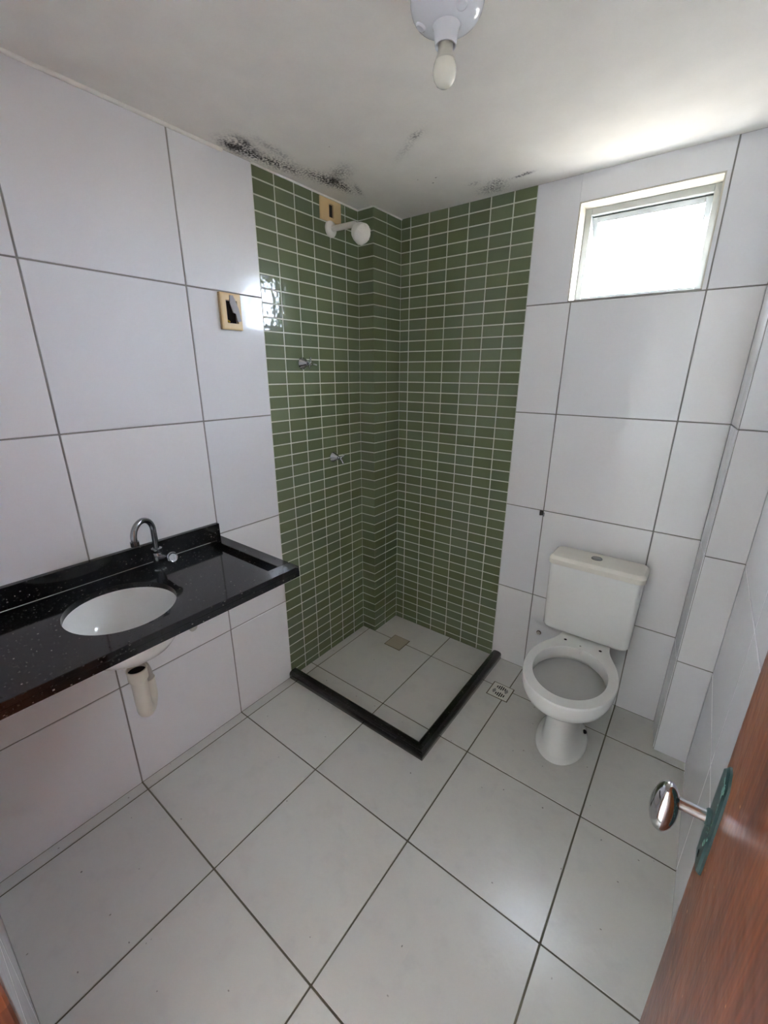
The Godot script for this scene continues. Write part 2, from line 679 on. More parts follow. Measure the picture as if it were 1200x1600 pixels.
func build_tiles() -> void:
	var th := 0.007
	var rows := cuts([0.0, S, 2 * S, 3 * S, 4 * S, H], 0.0045)
	var mrows := [0.0]
	for k in 43:
		mrows.append(0.031 + 0.05157 * k)
	mrows.append(H)
	mrows = cuts(mrows, 0.005)
	# floor
	for x in cuts([0.0, X0, X0 + S, X0 + 2 * S, X0 + 3 * S, RX], 0.0052):
		for z in cuts([0.0, ZM, ZM + S, ZM + 2 * S, ZM + 3 * S, ZM + 4 * S + 0.0017], 0.0052):
			piece("tile", Vector3(x[0], -th, z[0]), Vector3(x[1], 0, z[1]), white("floor"), floor_slab)
	# left wall
	for z in cuts([GZ, ZM + 2 * S, ZM + 3 * S, FZ], 0.0048):
		for y in rows:
			piece("tile", Vector3(-th, y[0], z[0] + (0.001 if z[0] == GZ else 0.0)), Vector3(0, y[1], z[1]), white(), wall_left)
	var bed := boxes([[Vector3(-th, 0, CZ - R), Vector3(-0.0013, H, GZ)]])
	part("mosaic_grout", bed, M.mosaic_grout, wall_left)
	for z in cuts([CZ, 0.311, 0.411, 0.512, 0.612, 0.7115, GZ - 0.001], 0.005):
		for y in mrows:
			piece("mosaic_tile", Vector3(-0.005, y[0], z[0]), Vector3(0, y[1], z[1]), green(), wall_left, 0.001)
	# column
	for y in mrows:
		piece("mosaic_tile", Vector3(0.0005, y[0], CZ - 0.005), Vector3(CX - 0.0015, y[1], CZ), green(), wall_column, 0.001)
		for z in cuts([0.0015, 0.118, CZ - 0.0015], 0.005):
			piece("mosaic_tile", Vector3(CX - 0.005, y[0], z[0]), Vector3(CX, y[1], z[1]), green(), wall_column, 0.001)
	# window wall
	var bed2 := boxes([[Vector3(CX - R, 0, -th), Vector3(GX, H, -0.0013)]])
	part("mosaic_grout", bed2, M.mosaic_grout, wall_back)
	for x in cuts([CX, 0.1485, 0.2535, 0.3565, 0.461, 0.564, 0.667, GX - 0.001], 0.005):
		for y in mrows:
			piece("mosaic_tile", Vector3(x[0], y[0], -0.005), Vector3(x[1], y[1], 0), green(), wall_back, 0.001)
	var xs := cuts([GX + 0.001, X0 + 2 * S, X0 + 3 * S, EX], 0.0045)
	for x in xs:
		for k in 5:
			var y: Array = rows[k]
			if k < 4 or x[0] > 1.39:
				piece("tile", Vector3(x[0], y[0], -th), Vector3(x[1], y[1], 0), white(), wall_back)
	var top: Array = rows[4]
	piece("tile", Vector3(GX + 0.001, top[0], -th), Vector3(WX0 - 0.001, top[1], 0), white(), wall_back)
	var lone := white()
	piece("tile", Vector3(WX0 - 0.001, WY1 + 0.001, -th), Vector3(xs[1][1], H, 0), lone, wall_back, 0.0004)
	piece("tile", Vector3(WX1 + 0.001, top[0], -th), Vector3(xs[1][1], WY1 + 0.001, 0), lone, wall_back, 0.0004)
	# pipe duct: front and flank
	for y in rows:
		piece("tile", Vector3(PX + 0.0035, y[0], PZ - th), Vector3(RX, y[1], PZ), white(), wall_duct)
		var mid := Vector3((EX + PX) / 2 + 0.004, (y[0] + y[1]) / 2, (PZ - th) / 2)
		var hs := Vector3(0.004, (y[1] - y[0]) / 2, (PZ - th) / 2 - 0.0035)
		piece("tile", mid - hs, mid + hs, white(), wall_duct).rotation.y = atan2(PX - EX, PZ)
	# right wall
	for z in cuts([PZ, ZM + S, ZM + 2 * S, ZM + 3 * S, FZ], 0.0025):
		for y in rows:
			piece("tile", Vector3(RX, y[0], z[0]), Vector3(RX + th, y[1], z[1]), M.white_gloss_tile, wall_right)
	# door wall
	for x in cuts([0.0, X0, X0 + S, DX0 - 0.036], 0.003):
		for y in rows:
			piece("tile", Vector3(x[0], y[0], FZ), Vector3(x[1], y[1], FZ + th), white(), wall_front)
	piece("tile", Vector3(DX0 - 0.034, DY + 0.04, FZ), Vector3(DX1 + 0.035, H, FZ + th), white(), wall_front)


func build_window() -> void:
	var w := thing("window_1", "small white aluminium window with its sash tilted open", "window", Vector3((WX0 + WX1) / 2, WY0, -0.06))
	w.remove_meta("category")
	w.set_meta("kind", "structure")
	# plastered reveal
	var zi := -0.001
	var lining := boxes([
		[Vector3(WX0 - 0.003, WY0, -T), Vector3(WX0 + 0.004, WY1, zi)], [Vector3(WX1 - 0.004, WY0, -T), Vector3(WX1 + 0.003, WY1, zi)],
		[Vector3(WX0, WY1 - 0.004, -T), Vector3(WX1, WY1 + 0.003, zi)]])
	part("reveal", lining, M.reveal_plaster, w)
	part("sill", boxes([[Vector3(WX0 + 0.004, WY0 - 0.003, -T), Vector3(WX1 - 0.004, WY0 + 0.001, zi - 0.006)]], 0.001), M.sill_stone, w)
	var x0 := WX0 + 0.004
	var x1 := WX1 - 0.004
	var y0 := WY0 + 0.004
	var y1 := WY1 - 0.004
	var f := 0.024
	var z0 := -0.125
	var z1 := -0.083
	part("outer_frame", boxes([
		[Vector3(x0, y0, z0), Vector3(x0 + f, y1, z1)], [Vector3(x1 - f, y0, z0), Vector3(x1, y1, z1)],
		[Vector3(x0 + f, y1 - f, z0), Vector3(x1 - f, y1, z1)], [Vector3(x0 + f, y0, z0), Vector3(x1 - f, y0 + f * 0.7, z1)]], 0.002), M.aluminium, w)
	var sash := Node3D.new()
	sash.name = "sash"
	w.add_child(sash)
	var hinge := Vector3((x0 + x1) / 2, y1 - f, -0.112)
	sash.position = hinge - world_of(w)
	var hw := (x1 - x0) / 2 - f - 0.001
	var hh := (y1 - y0) - f * 1.7 - 0.002
	var fr := MB.new()
	var s := 0.02
	fr.box(Vector3(-hw, -hh, -0.013), Vector3(-hw + s, 0, 0.013), 0.002)
	fr.box(Vector3(hw - s, -hh, -0.013), Vector3(hw, 0, 0.013), 0.002)
	fr.box(Vector3(-hw + s, -s, -0.013), Vector3(hw - s, 0, 0.013), 0.002)
	fr.box(Vector3(-hw + s, -hh, -0.013), Vector3(hw - s, -hh + s, 0.013), 0.002)
	var a := MeshInstance3D.new()
	a.name = "sash_frame"
	a.mesh = fr.mesh()
	a.material_override = M.aluminium
	sash.add_child(a)
	var pn := MB.new()
	pn.box(Vector3(-hw + s, -hh + s, -0.002), Vector3(hw - s, -s, 0.002))
	var g_ := MeshInstance3D.new()
	g_.name = "pane"
	g_.mesh = pn.mesh()
	g_.material_override = M.pane_glass
	sash.add_child(g_)
	sash.rotation.x = deg_to_rad(24)


func build_door() -> void:
	# frame round the opening
	var fz0 := FZ - 0.008
	var fz1 := FZ + T + 0.008
	struct("trim_3", boxes([
		[Vector3(DX0 - 0.04, 0, fz0), Vector3(DX0, DY, fz1)], [Vector3(DX1, 0, fz0), Vector3(DX1 + 0.035, DY, fz1)],
		[Vector3(DX0 - 0.04, DY, fz0), Vector3(DX1 + 0.035, DY + 0.04, fz1)]], 0.003), M.varnished_wood, "varnished wooden door frame", Vector3(DX0, 0, FZ))
	# the leaf stands open, square to the doorway
	var dx := 1.587
	var leaf := MB.new()
	leaf.box(Vector3(dx, 0.012, 1.422), Vector3(dx + 0.035, DY - 0.005, FZ - 0.002), 0.002)
	var d := struct("door_1", leaf, M.varnished_wood, "open varnished reddish-brown wooden door leaf at the right edge", Vector3(dx, 0, FZ))
	# escutcheon plate with pointed ends
	var pl := MB.new()
	var outline := [[0.941, 0.006], [0.951, 0.019], [1.000, 0.0205], [1.050, 0.0205], [1.086, 0.018], [1.099, 0.006]]
	var ring := []
	for q in 3:
		var r := PackedVector3Array()
		var grow: float = [0.0, 0.0, -0.003][q]
		var px: float = [dx + 0.001, dx - 0.0025, dx - 0.005][q]
		for k in outline:
			r.append(Vector3(px, k[0] + (0.003 if q == 2 and k[0] < 0.945 else (-0.003 if q == 2 and k[0] > 1.09 else 0.0)), 1.4545 - k[1] - grow))
		for k in range(outline.size() - 1, -1, -1):
			r.append(Vector3(px, outline[k][0] + (0.003 if q == 2 and outline[k][0] < 0.945 else (-0.003 if q == 2 and outline[k][0] > 1.09 else 0.0)), 1.4545 + outline[k][1] + grow))
		ring.append(r)
		if q == 1:
			ring.append(r)
	pl.loft(ring)
	var plate := part("escutcheon", pl, M.teal_plate, d)
	plate.set_meta("label", "teal patinated handle plate")
	var kh := MB.new()
	kh.box(Vector3(dx - 0.0056, 0.957, 1.4525), Vector3(dx - 0.004, 0.966, 1.4565))
	part("keyhole", kh, M.dark_void, plate)
	var chips := MB.new()
	var r2 := RandomNumberGenerator.new()
	r2.seed = 6
	for k in 26:
		var y := r2.randf_range(0.985, 1.09)
		var z := 1.4545 + r2.randf_range(0.004, 0.017)
		var s := r2.randf_range(0.0006, 0.0018)
		chips.box(Vector3(dx - 0.0053, y - s * 1.6, z - s), Vector3(dx - 0.0045, y + s * 1.6, z + s))
	part("worn_flecks", chips, M.teal_chips, plate)
	var rose := MB.new()
	rose.lathe(Vector3(dx - 0.004, 1.022, 1.4545), Vector3(-1, 0, 0), [[0.0105, 0], [0.0105, 0.004], [0.0105, 0.004], [0.0085, 0.006]], 20)
	part("collar", rose, M.teal_plate, plate)
	var sh := MB.new()
	sh.lathe(Vector3(dx - 0.004, 1.022, 1.4545), Vector3(-1, 0, 0), [[0.0072, 0], [0.0072, 0.028], [0.0082, 0.036], [0.0095, 0.042]], 24)
	part("spindle", sh, M.chrome, d)
	# egg-shaped knob
	var kn := MB.new()
	var o := Vector3(dx - 0.049, 1.008, 1.4555)
	var rings := []
	for k in 25:
		var t := PI * k / 24.0
		var r := PackedVector3Array()
		for q in 32:
			var aa := TAU * q / 32
			r.append(o + Vector3(0.0155 * sin(t) * cos(aa), 0, 0.022 * sin(t) * sin(aa)) + Vector3(0, 0.0365 * cos(t), 0))
		rings.append(r)
	kn.loft(rings, false, false)
	part("knob", kn, M.chrome, d)


# what the light comes from: a sunlit yard one floor down, and a daylit hall behind the doorway
func build_surroundings() -> void:
	var y := MB.new()
	y.box(Vector3(-40, OUT - 0.3, -60), Vector3(40, OUT, 30))
	struct("ground", y, M.yard, "sunlit sandy yard outside the window", Vector3(0, OUT, -15))
	var a := FZ + T
	var b := a + 2.6
	var hx0 := -0.9
	var hx1 := 2.5
	var hh := 2.5
	struct("floor_hall", boxes([[Vector3(hx0 - T, -0.2, a), Vector3(hx1 + T, -0.001, b + T)]]), M.hall_floor, "hall floor behind the doorway", Vector3(0, 0, a))
	struct("ceiling_hall", boxes([[Vector3(hx0 - T, hh, a - 0.001), Vector3(hx1 + T, hh + 0.2, b + T)]]), M.hall_paint, "hall ceiling behind the doorway", Vector3(0, hh, a))
	struct("wall_hall_right", boxes([[Vector3(hx1, 0, a), Vector3(hx1 + T, hh, b + T)]]), M.hall_paint, "hall wall right of the doorway", Vector3(hx1, 0, a))
	struct("wall_hall_front", boxes([[Vector3(hx0, 0, b), Vector3(hx1, hh, b + T)]]), M.hall_paint, "hall wall facing the doorway", Vector3(0, 0, b))
	var w0 := a + 0.6
	var w1 := a + 2.0
	struct("wall_hall_left", boxes([
		[Vector3(hx0 - T, 0, a), Vector3(hx0, hh, w0)], [Vector3(hx0 - T, 0, w1), Vector3(hx0, hh, b + T)],
		[Vector3(hx0 - T, 0, w0), Vector3(hx0, 1.0, w1)], [Vector3(hx0 - T, 2.2, w0), Vector3(hx0, hh, w1)]]), M.hall_paint, "hall wall with an open window", Vector3(hx0, 0, a))
	struct("wall_hall_back", boxes([[Vector3(hx0 - T, 0, a - T), Vector3(-T, hh, a)], [Vector3(RX + T, 0, a - T), Vector3(hx1 + T, hh, a)], [Vector3(-T, H + 0.1, a - 0.03), Vector3(RX + T, hh, a)]]), M.hall_paint, "hall wall beside the bathroom", Vector3(0, 0, a))


# ---------------------------------------------------------------- granite counter, basin
const CY := 0.885
const BX := 0.247
const BZ := 1.587
const BAX := 0.150
const BAZ := 0.142

func build_counter() -> void:
	var c := thing("vanity_counter", "black polished granite counter along the left wall", "counter", Vector3(0.24, 0.866, 1.57))
	var x1 := 0.485
	var z0 := 1.125
	var z1 := FZ - 0.001
	var y0 := 0.866
	var mb := MB.new()
	# slab with an oval hole
	var n := 72
	var inner := []
	var outer := []
	for k in n:
		var an := TAU * (k + 0.5) / n
		var d := Vector2(cos(an), sin(an))
		inner.append(Vector2(BX + BAX * d.x, BZ + BAZ * d.y))
		var e := Vector2(BAX * d.x, BAZ * d.y)
		var t := 1e9
		if e.x > 0: t = minf(t, (x1 - BX) / e.x)
		if e.x < 0: t = minf(t, (0.001 - BX) / e.x)
		if e.y > 0: t = minf(t, (z1 - BZ) / e.y)
		if e.y < 0: t = minf(t, (z0 - BZ) / e.y)
		outer.append(Vector2(BX, BZ) + e * t)
	# snap the sample nearest each corner to it
	for cr in [Vector2(0.001, z0), Vector2(x1, z0), Vector2(0.001, z1), Vector2(x1, z1)]:
		var best := 0
		for k in n:
			if outer[k].distance_to(cr) < outer[best].distance_to(cr):
				best = k
		outer[best] = cr
	for k in n:
		var m := (k + 1) % n
		var o0: Vector2 = outer[k]
		var o1: Vector2 = outer[m]
		var i0: Vector2 = inner[k]
		var i1: Vector2 = inner[m]
		var far_low := Vector3(BX, -9, BZ)
		var far_up := Vector3(BX, 9, BZ)
		mb.out_quad(Vector3(o0.x, CY, o0.y), Vector3(o1.x, CY, o1.y), Vector3(i1.x, CY, i1.y), Vector3(i0.x, CY, i0.y), far_low)
		mb.out_quad(Vector3(o0.x, y0, o0.y), Vector3(o1.x, y0, o1.y), Vector3(i1.x, y0, i1.y), Vector3(i0.x, y0, i0.y), far_up)
		mb.out_quad(Vector3(o0.x, y0, o0.y), Vector3(o1.x, y0, o1.y), Vector3(o1.x, CY, o1.y), Vector3(o0.x, CY, o0.y), Vector3(BX, y0, BZ))
		var im := (i0 + i1) / 2 + ((i0 + i1) / 2 - Vector2(BX, BZ)) * 3.0
		mb.out_quad(Vector3(i0.x, y0, i0.y), Vector3(i1.x, y0, i1.y), Vector3(i1.x, CY, i1.y), Vector3(i0.x, CY, i0.y), Vector3(im.x, y0, im.y), 7)
	part("slab", mb, M.black_granite, c)
	part("backsplash", boxes([[Vector3(0.0005, CY, z0 - 0.002), Vector3(0.02, 0.953, z1)]], 0.0012), M.black_granite, c)
	part("side_lip", boxes([[Vector3(0.0005, CY, z0), Vector3(0.432, 0.903, z0 + 0.045)]], 0.0012), M.black_granite, c)
	part("front_lip", boxes([[Vector3(0.432, CY, z0), Vector3(x1, 0.903, z1)]], 0.0012), M.black_granite, c)
	# joint of grout behind the backsplash foot
	var seam := MB.new()
	seam.tube([Vector3(0.0205, CY + 0.0003, z0 + 0.045), Vector3(0.0205, CY + 0.0003, z1)], 0.0012, 6)
	part("sealant_seam", seam, M.grey_pvc, c)

	var b := thing("washbasin", "white oval ceramic basin set under the black counter", "basin", Vector3(BX, 0.73, BZ))
	var bowl := MB.new()
	var rings := []
	var f := [[1.10, 0.8655], [1.10, 0.855], [1.04, 0.850], [1.03, 0.82], [0.97, 0.785], [0.82, 0.755], [0.60, 0.738], [0.34, 0.728], [0.2, 0.727], [0.2, 0.72]]
	for k in f:
		rings.append(ellipse(Vector3(BX, k[1], BZ), BAX * k[0], BAZ * k[0], 64))
	bowl.loft(rings, false, false)
	rings = []
	for k in [[1.10, 0.8655], [1.0, 0.8655], [1.0, 0.8655], [0.985, 0.845], [0.95, 0.815], [0.87, 0.785], [0.72, 0.760], [0.5, 0.745], [0.3, 0.739], [0.16, 0.737]]:
		rings.append(ellipse(Vector3(BX, k[1], BZ), BAX * k[0], BAZ * k[0], 64))
	bowl.loft(rings, false, false, true)
	part("bowl", bowl, M.ceramic, b)
	var dr := MB.new()
	dr.lathe(Vector3(BX, 0.72, BZ), Vector3.UP, [[0.03, 0.0], [0.03, 0.017], [0.03, 0.017], [0.026, 0.0185], [0.021, 0.0175], [0.02, 0.008]], 28)
	part("drain_ring", dr, M.chrome, b)
	var hole := MB.new()
	hole.lathe(Vector3(BX, 0.7285, BZ), Vector3.UP, [[0.0198, 0.0], [0.0198, 0.002]], 20)
	part("drain_hole", hole, M.dark_void, b)


func build_faucet() -> void:
	var at := Vector3(0.100, CY, 1.405)
	var f := thing("faucet", "chrome gooseneck tap standing behind the basin", "tap", at)
	var fl := MB.new()
	fl.lathe(at, Vector3.UP, [[0.021, 0.0], [0.021, 0.003], [0.021, 0.003], [0.017, 0.006]], 28)
	part("base_ring", fl, M.worn_chrome, f)
	var body := MB.new()
	body.lathe(at, Vector3.UP, [[0.0125, 0.004], [0.0125, 0.02], [0.015, 0.026], [0.0165, 0.035], [0.0165, 0.052], [0.015, 0.060], [0.0135, 0.064], [0.0135, 0.064], [0.0165, 0.066], [0.0165, 0.078], [0.0165, 0.078], [0.011, 0.081]], 28)
	part("body", body, M.worn_chrome, f)
	var dir := Vector3(0.044, 0, 0.079).normalized()
	var r := 0.045
	var top := at + Vector3(0, 0.145, 0)
	var path := [at + Vector3(0, 0.072, 0), at + Vector3(0, 0.11, 0)]
	path.append_array(arc(top + dir * r, -dir, Vector3.UP, r, 0, 180, 22))
	path.append(top + dir * 2 * r - Vector3(0, 0.008, 0))
	var sp := MB.new()
	sp.tube(path, 0.0092, 20)
	part("spout", sp, M.worn_chrome, f)
	var aer := MB.new()
	aer.lathe(top + dir * 2 * r - Vector3(0, 0.006, 0), Vector3.DOWN, [[0.0094, 0.0], [0.0125, 0.001], [0.0125, 0.001], [0.0125, 0.015], [0.0125, 0.015], [0.0095, 0.0155]], 24)
	part("aerator", aer, M.worn_chrome, f)
	var h0 := at + Vector3(0.004, 0.043, -0.002)
	var hd := Vector3(0.082, 0.022, -0.010).normalized()
	var han := MB.new()
	han.lathe(h0, hd, [[0.010, 0.0], [0.010, 0.012], [0.010, 0.012], [0.0128, 0.014], [0.0145, 0.068], [0.0175, 0.076], [0.0175, 0.0805], [0.0160, 0.082], [0.0160, 0.082], [0.0150, 0.0805], [0.009, 0.081], [0.001, 0.0815]], 28)
	part("handle", han, M.chrome, f)


func build_trap() -> void:
	var p := Vector3(0.25, 0.668, 1.586)
	var t := thing("drain_trap", "loose white plastic drain trap hanging under the basin", "pipe", Vector3(0.25, 0.49, 1.58))
	var socket := MB.new()
	socket.lathe(p, Vector3.DOWN, [[0.0255, 0.016], [0.0255, 0.0], [0.0255, 0.0], [0.0285, 0.0], [0.0285, 0.0], [0.0295, 0.004], [0.028, 0.006], [0.028, 0.036], [0.027, 0.038], [0.027, 0.038], [0.022, 0.042]], 28, false)
	part("socket", socket, M.pvc, t)
	var dark := MB.new()
	dark.lathe(p + Vector3(0, -0.014, 0), Vector3.UP, [[0.0256, 0.0], [0.0256, 0.002]], 20)
	part("pipe_bore", dark, M.dark_void, t)
	var back := Vector3(-0.80, 0, -0.60).normalized()
	var path := [p + Vector3(0, -0.034, 0), p + Vector3(0, -0.10, 0), p + Vector3(0, -0.142, 0)]
	path.append_array(arc(p + Vector3(0, -0.142, 0) + back * 0.034, -back, Vector3.DOWN, 0.034, 12, 180, 12))
	path.append(p + back * 0.068 + Vector3(0, -0.09, 0))
	var u := MB.new()
	u.tube(path, 0.0225, 24)
	part("u_bend", u, M.pvc, t)
	var c2 := p + back * 0.068 + Vector3(0, -0.09, 0)
	var path2 := [c2]
	path2.append_array(arc(c2 + Vector3(-0.03, 0.004, 0), Vector3(1, 0, 0), Vector3.UP, 0.03, 0, 90, 8))
	path2.append(Vector3(0.0, c2.y + 0.034, c2.z))
	var e := MB.new()
	e.tube(path2, 0.0195, 20)
	part("wall_elbow", e, M.grey_pvc, t)


# ---------------------------------------------------------------- toilet
func build_toilet() -> void:
	var cx := 1.239
	var at := Vector3(cx, 0, 0.36)
	var t := thing("toilet", "white ceramic toilet without a seat under the window", "toilet", at)
	# rim outline seen from above, right half, from the back to the front
	var half := [[0.0, 0.03], [0.088, 0.03], [0.097, 0.06], [0.099, 0.13], [0.106, 0.18], [0.126, 0.226], [0.150, 0.27], [0.169, 0.33], [0.1765, 0.395], [0.1705, 0.46], [0.150, 0.525], [0.115, 0.578], [0.062, 0.617], [0.0, 0.631]]
	var cz := 0.40
	var n := 72
	var poly := PackedVector2Array()
	for k in half:
		poly.append(Vector2(k[0], k[1] - cz))
	for k in range(half.size() - 2, 0, -1):
		poly.append(Vector2(-half[k][0], half[k][1] - cz))
	# smooth it a little
	for pass_ in 2:
		var q := PackedVector2Array()
		for k in poly.size():
			var m := (k + 1) % poly.size()
			q.append(poly[k].lerp(poly[m], 0.25))
			q.append(poly[k].lerp(poly[m], 0.75))
		poly = q
	var rim := PackedVector2Array()
	for k in n:
		var a := TAU * k / n
		var d := Vector2(cos(a), sin(a))
		var best := 0.0
		for j in poly.size():
			var hit: Variant = Geometry2D.segment_intersects_segment(Vector2.ZERO, d * 2.0, poly[j], poly[(j + 1) % poly.size()])
			if hit != null:
				best = maxf(best, (hit as Vector2).length())
		rim.append(d * best)
	var at_rim := func(y: float, k: float, mixed: float, ax: float, az: float, ez: float) -> PackedVector3Array:
		var r := PackedVector3Array()
		for j in n:
			var a := TAU * j / n
			var e := Vector2(ax * cos(a), az * sin(a) + ez - cz)
			var p: Vector2 = (rim[j] * k).lerp(e, mixed)
			r.append(Vector3(cx + p.x, y, cz + p.y))
		return r
	var yr := 0.386
	var body := MB.new()
	var rings := []
	rings.append(ellipse(Vector3(cx + 0.004, 0.0, 0.352), 0.102, 0.158, n))
	rings.append(ellipse(Vector3(cx + 0.004, 0.014, 0.352), 0.101, 0.157, n))
	rings.append(ellipse(Vector3(cx + 0.004, 0.024, 0.352), 0.094, 0.154, n))
	rings.append(ellipse(Vector3(cx + 0.003, 0.036, 0.352), 0.080, 0.151, n, 2.2))
	rings.append(ellipse(Vector3(cx + 0.002, 0.06, 0.351), 0.069, 0.149, n, 2.4))
	rings.append(ellipse(Vector3(cx, 0.11, 0.350), 0.063, 0.147, n, 2.5))
	rings.append(ellipse(Vector3(cx, 0.17, 0.349), 0.060, 0.145, n, 2.5))
	rings.append(ellipse(Vector3(cx, 0.215, 0.349), 0.062, 0.145, n, 2.4))
	rings.append(ellipse(Vector3(cx, 0.245, 0.354), 0.073, 0.153, n, 2.2))
	rings.append(at_rim.call(0.268, 0.72, 0.6, 0.102, 0.176, 0.37))
	rings.append(at_rim.call(0.292, 0.87, 0.35, 0.137, 0.20, 0.385))
	rings.append(at_rim.call(0.315, 0.95, 0.1, 0.165, 0.22, 0.395))
	rings.append(at_rim.call(0.335, 0.982, 0.0, 0.1, 0.1, 0.4))
	rings.append(at_rim.call(0.352, 0.996, 0.0, 0.1, 0.1, 0.4))
	rings.append(at_rim.call(0.376, 1.0, 0.0, 0.1, 0.1, 0.4))
	rings.append(at_rim.call(0.383, 0.996, 0.0, 0.1, 0.1, 0.4))
	rings.append(at_rim.call(yr, 0.984, 0.0, 0.1, 0.1, 0.4))
	rings.append(at_rim.call(yr, 0.984, 0.0, 0.1, 0.1, 0.4))
	var iz := 0.405
	rings.append(ellipse(Vector3(cx, yr, iz), 0.1385, 0.1730, n))
	rings.append(ellipse(Vector3(cx, yr, iz), 0.1385, 0.1730, n))
	rings.append(ellipse(Vector3(cx, yr - 0.003, iz), 0.1365, 0.171, n))
	rings.append(ellipse(Vector3(cx, yr - 0.042, iz), 0.1350, 0.1695, n))
	rings.append(ellipse(Vector3(cx, yr - 0.050, iz), 0.136, 0.170, n))
	rings.append(ellipse(Vector3(cx, yr - 0.050, iz), 0.136, 0.170, n))
	rings.append(ellipse(Vector3(cx, yr - 0.0505, iz), 0.149, 0.184, n))
	rings.append(ellipse(Vector3(cx, yr - 0.0505, iz), 0.149, 0.184, n))
	rings.append(ellipse(Vector3(cx, yr - 0.066, iz), 0.148, 0.183, n))
	rings.append(ellipse(Vector3(cx, yr - 0.082, iz), 0.137, 0.168, n))
	rings.append(ellipse(Vector3(cx, yr - 0.100, iz - 0.005), 0.112, 0.135, n))
	rings.append(ellipse(Vector3(cx, yr - 0.118, iz - 0.015), 0.070, 0.085, n))
	rings.append(ellipse(Vector3(cx, yr - 0.126, iz - 0.02), 0.035, 0.045, n))
	body.loft(rings, true, true)
	part("bowl", body, M.ceramic, t)
	var wa := MB.new()
	wa.loft([ellipse(Vector3(cx, yr - 0.070, iz), 0.1445, 0.1785, 48), ellipse(Vector3(cx, yr - 0.066, iz), 0.1465, 0.1812, 48)])
	part("water", wa, M.bowl_water, t)
	# holes for the missing seat, and the flush notch between them
	for hp in [[-0.0715, 0.197, 0.0062], [0.0715, 0.194, 0.0062], [-0.006, 0.2085, 0.004]]:
		var h := MB.new()
		h.lathe(Vector3(cx + hp[0], yr - 0.004, hp[1]), Vector3.UP, [[hp[2], 0.0], [hp[2], 0.0046]], 16)
		part("seat_bolt_hole", h, M.dark_void if hp[2] > 0.005 else M.drain_grey, t)
	var drip := MB.new()
	drip.tube([Vector3(cx, yr + 0.0005, 0.2305), Vector3(cx, yr - 0.004, 0.2355), Vector3(cx + 0.001, yr - 0.02, 0.2365)], [0.005, 0.0055, 0.0035], 10)
	part("glaze_run", drip, M.ceramic, t)
	var fx := MB.new()
	fx.lathe(Vector3(cx + 0.081, 0.036, 0.30), Vector3(0.7, 0.7, 0.1), [[0.009, 0.0], [0.009, 0.006]], 14)
	part("fixing_hole", fx, M.dark_void, t)
	# tank
	var tk := MB.new()
	var tx := 1.227
	rings = []
	for k in [[0.390, 0.158, 0.062, 0.018], [0.391, 0.166, 0.065, 0.02], [0.396, 0.174, 0.068, 0.022], [0.406, 0.179, 0.0705, 0.022], [0.55, 0.182, 0.0715, 0.022], [0.716, 0.185, 0.0725, 0.022]]:
		rings.append(rounded(Vector3(tx, k[0], 0.082), k[1], k[2], k[3]))
	tk.loft(rings)
	part("tank", tk, M.ceramic, t)
	var ld := MB.new()
	rings = []
	for k in [[0.7175, 0.183, 0.0715, 0.022], [0.7175, 0.1885, 0.077, 0.026], [0.7175, 0.1885, 0.077, 0.026], [0.719, 0.190, 0.0785, 0.027], [0.7395, 0.190, 0.0785, 0.027], [0.7395, 0.190, 0.0785, 0.027], [0.749, 0.1855, 0.0735, 0.026], [0.754, 0.179, 0.067, 0.025], [0.754, 0.179, 0.067, 0.025], [0.7555, 0.165, 0.052, 0.02], [0.756, 0.10, 0.02, 0.01]]:
		rings.append(rounded(Vector3(tx, k[0], 0.085), k[1], k[2], k[3]))
	ld.loft(rings)
	var lid := part("tank_lid", ld, M.ceramic_lid, t)
	lid.set_meta("label", "cream tank lid")
	var bt := MB.new()
	bt.lathe(Vector3(tx - 0.008, 0.7545, 0.083), Vector3.UP, [[0.0225, 0.0], [0.0225, 0.003], [0.021, 0.0045], [0.0195, 0.0045], [0.0195, 0.0035], [0.0195, 0.0035], [0.017, 0.0042], [0.001, 0.0046]], 28)
	part("flush_button", bt, M.worn_chrome, lid)


# ---------------------------------------------------------------- shower
func build_curb() -> void:
	var c := thing("shower_curb", "low black granite curb round the shower floor", "curb", Vector3(0.793, 0, 0.802))
	# section of a rounded bar: (across, up)
	var sec := [Vector2(-0.0255, 0.0), Vector2(-0.0255, 0.026), Vector2(-0.022, 0.034), Vector2(-0.014, 0.039), Vector2(0.0, 0.0405), Vector2(0.014, 0.039), Vector2(0.022, 0.034), Vector2(0.0255, 0.026), Vector2(0.0255, 0.0)]
	var mx := 0.7935
	var mz := 0.8015
	var r0 := PackedVector3Array()
	var r1 := PackedVector3Array()
	for s in sec:
		r0.append(Vector3(0.001, s.y, mz + s.x))
		r1.append(Vector3(mx + s.x, s.y, mz + s.x))
	var a1 := MB.new()
	a1.loft([r0, r1])
	part("curb_bar", a1, M.black_granite, c)
	var q0 := PackedVector3Array()
	var q1 := PackedVector3Array()
	for s in sec:
		q0.append(Vector3(mx + s.x, s.y, 0.001))
		q1.append(Vector3(mx + s.x, s.y, mz + s.x))
	var b1 := MB.new()
	b1.loft([q0, q1])
	part("curb_bar", b1, M.black_granite, c)


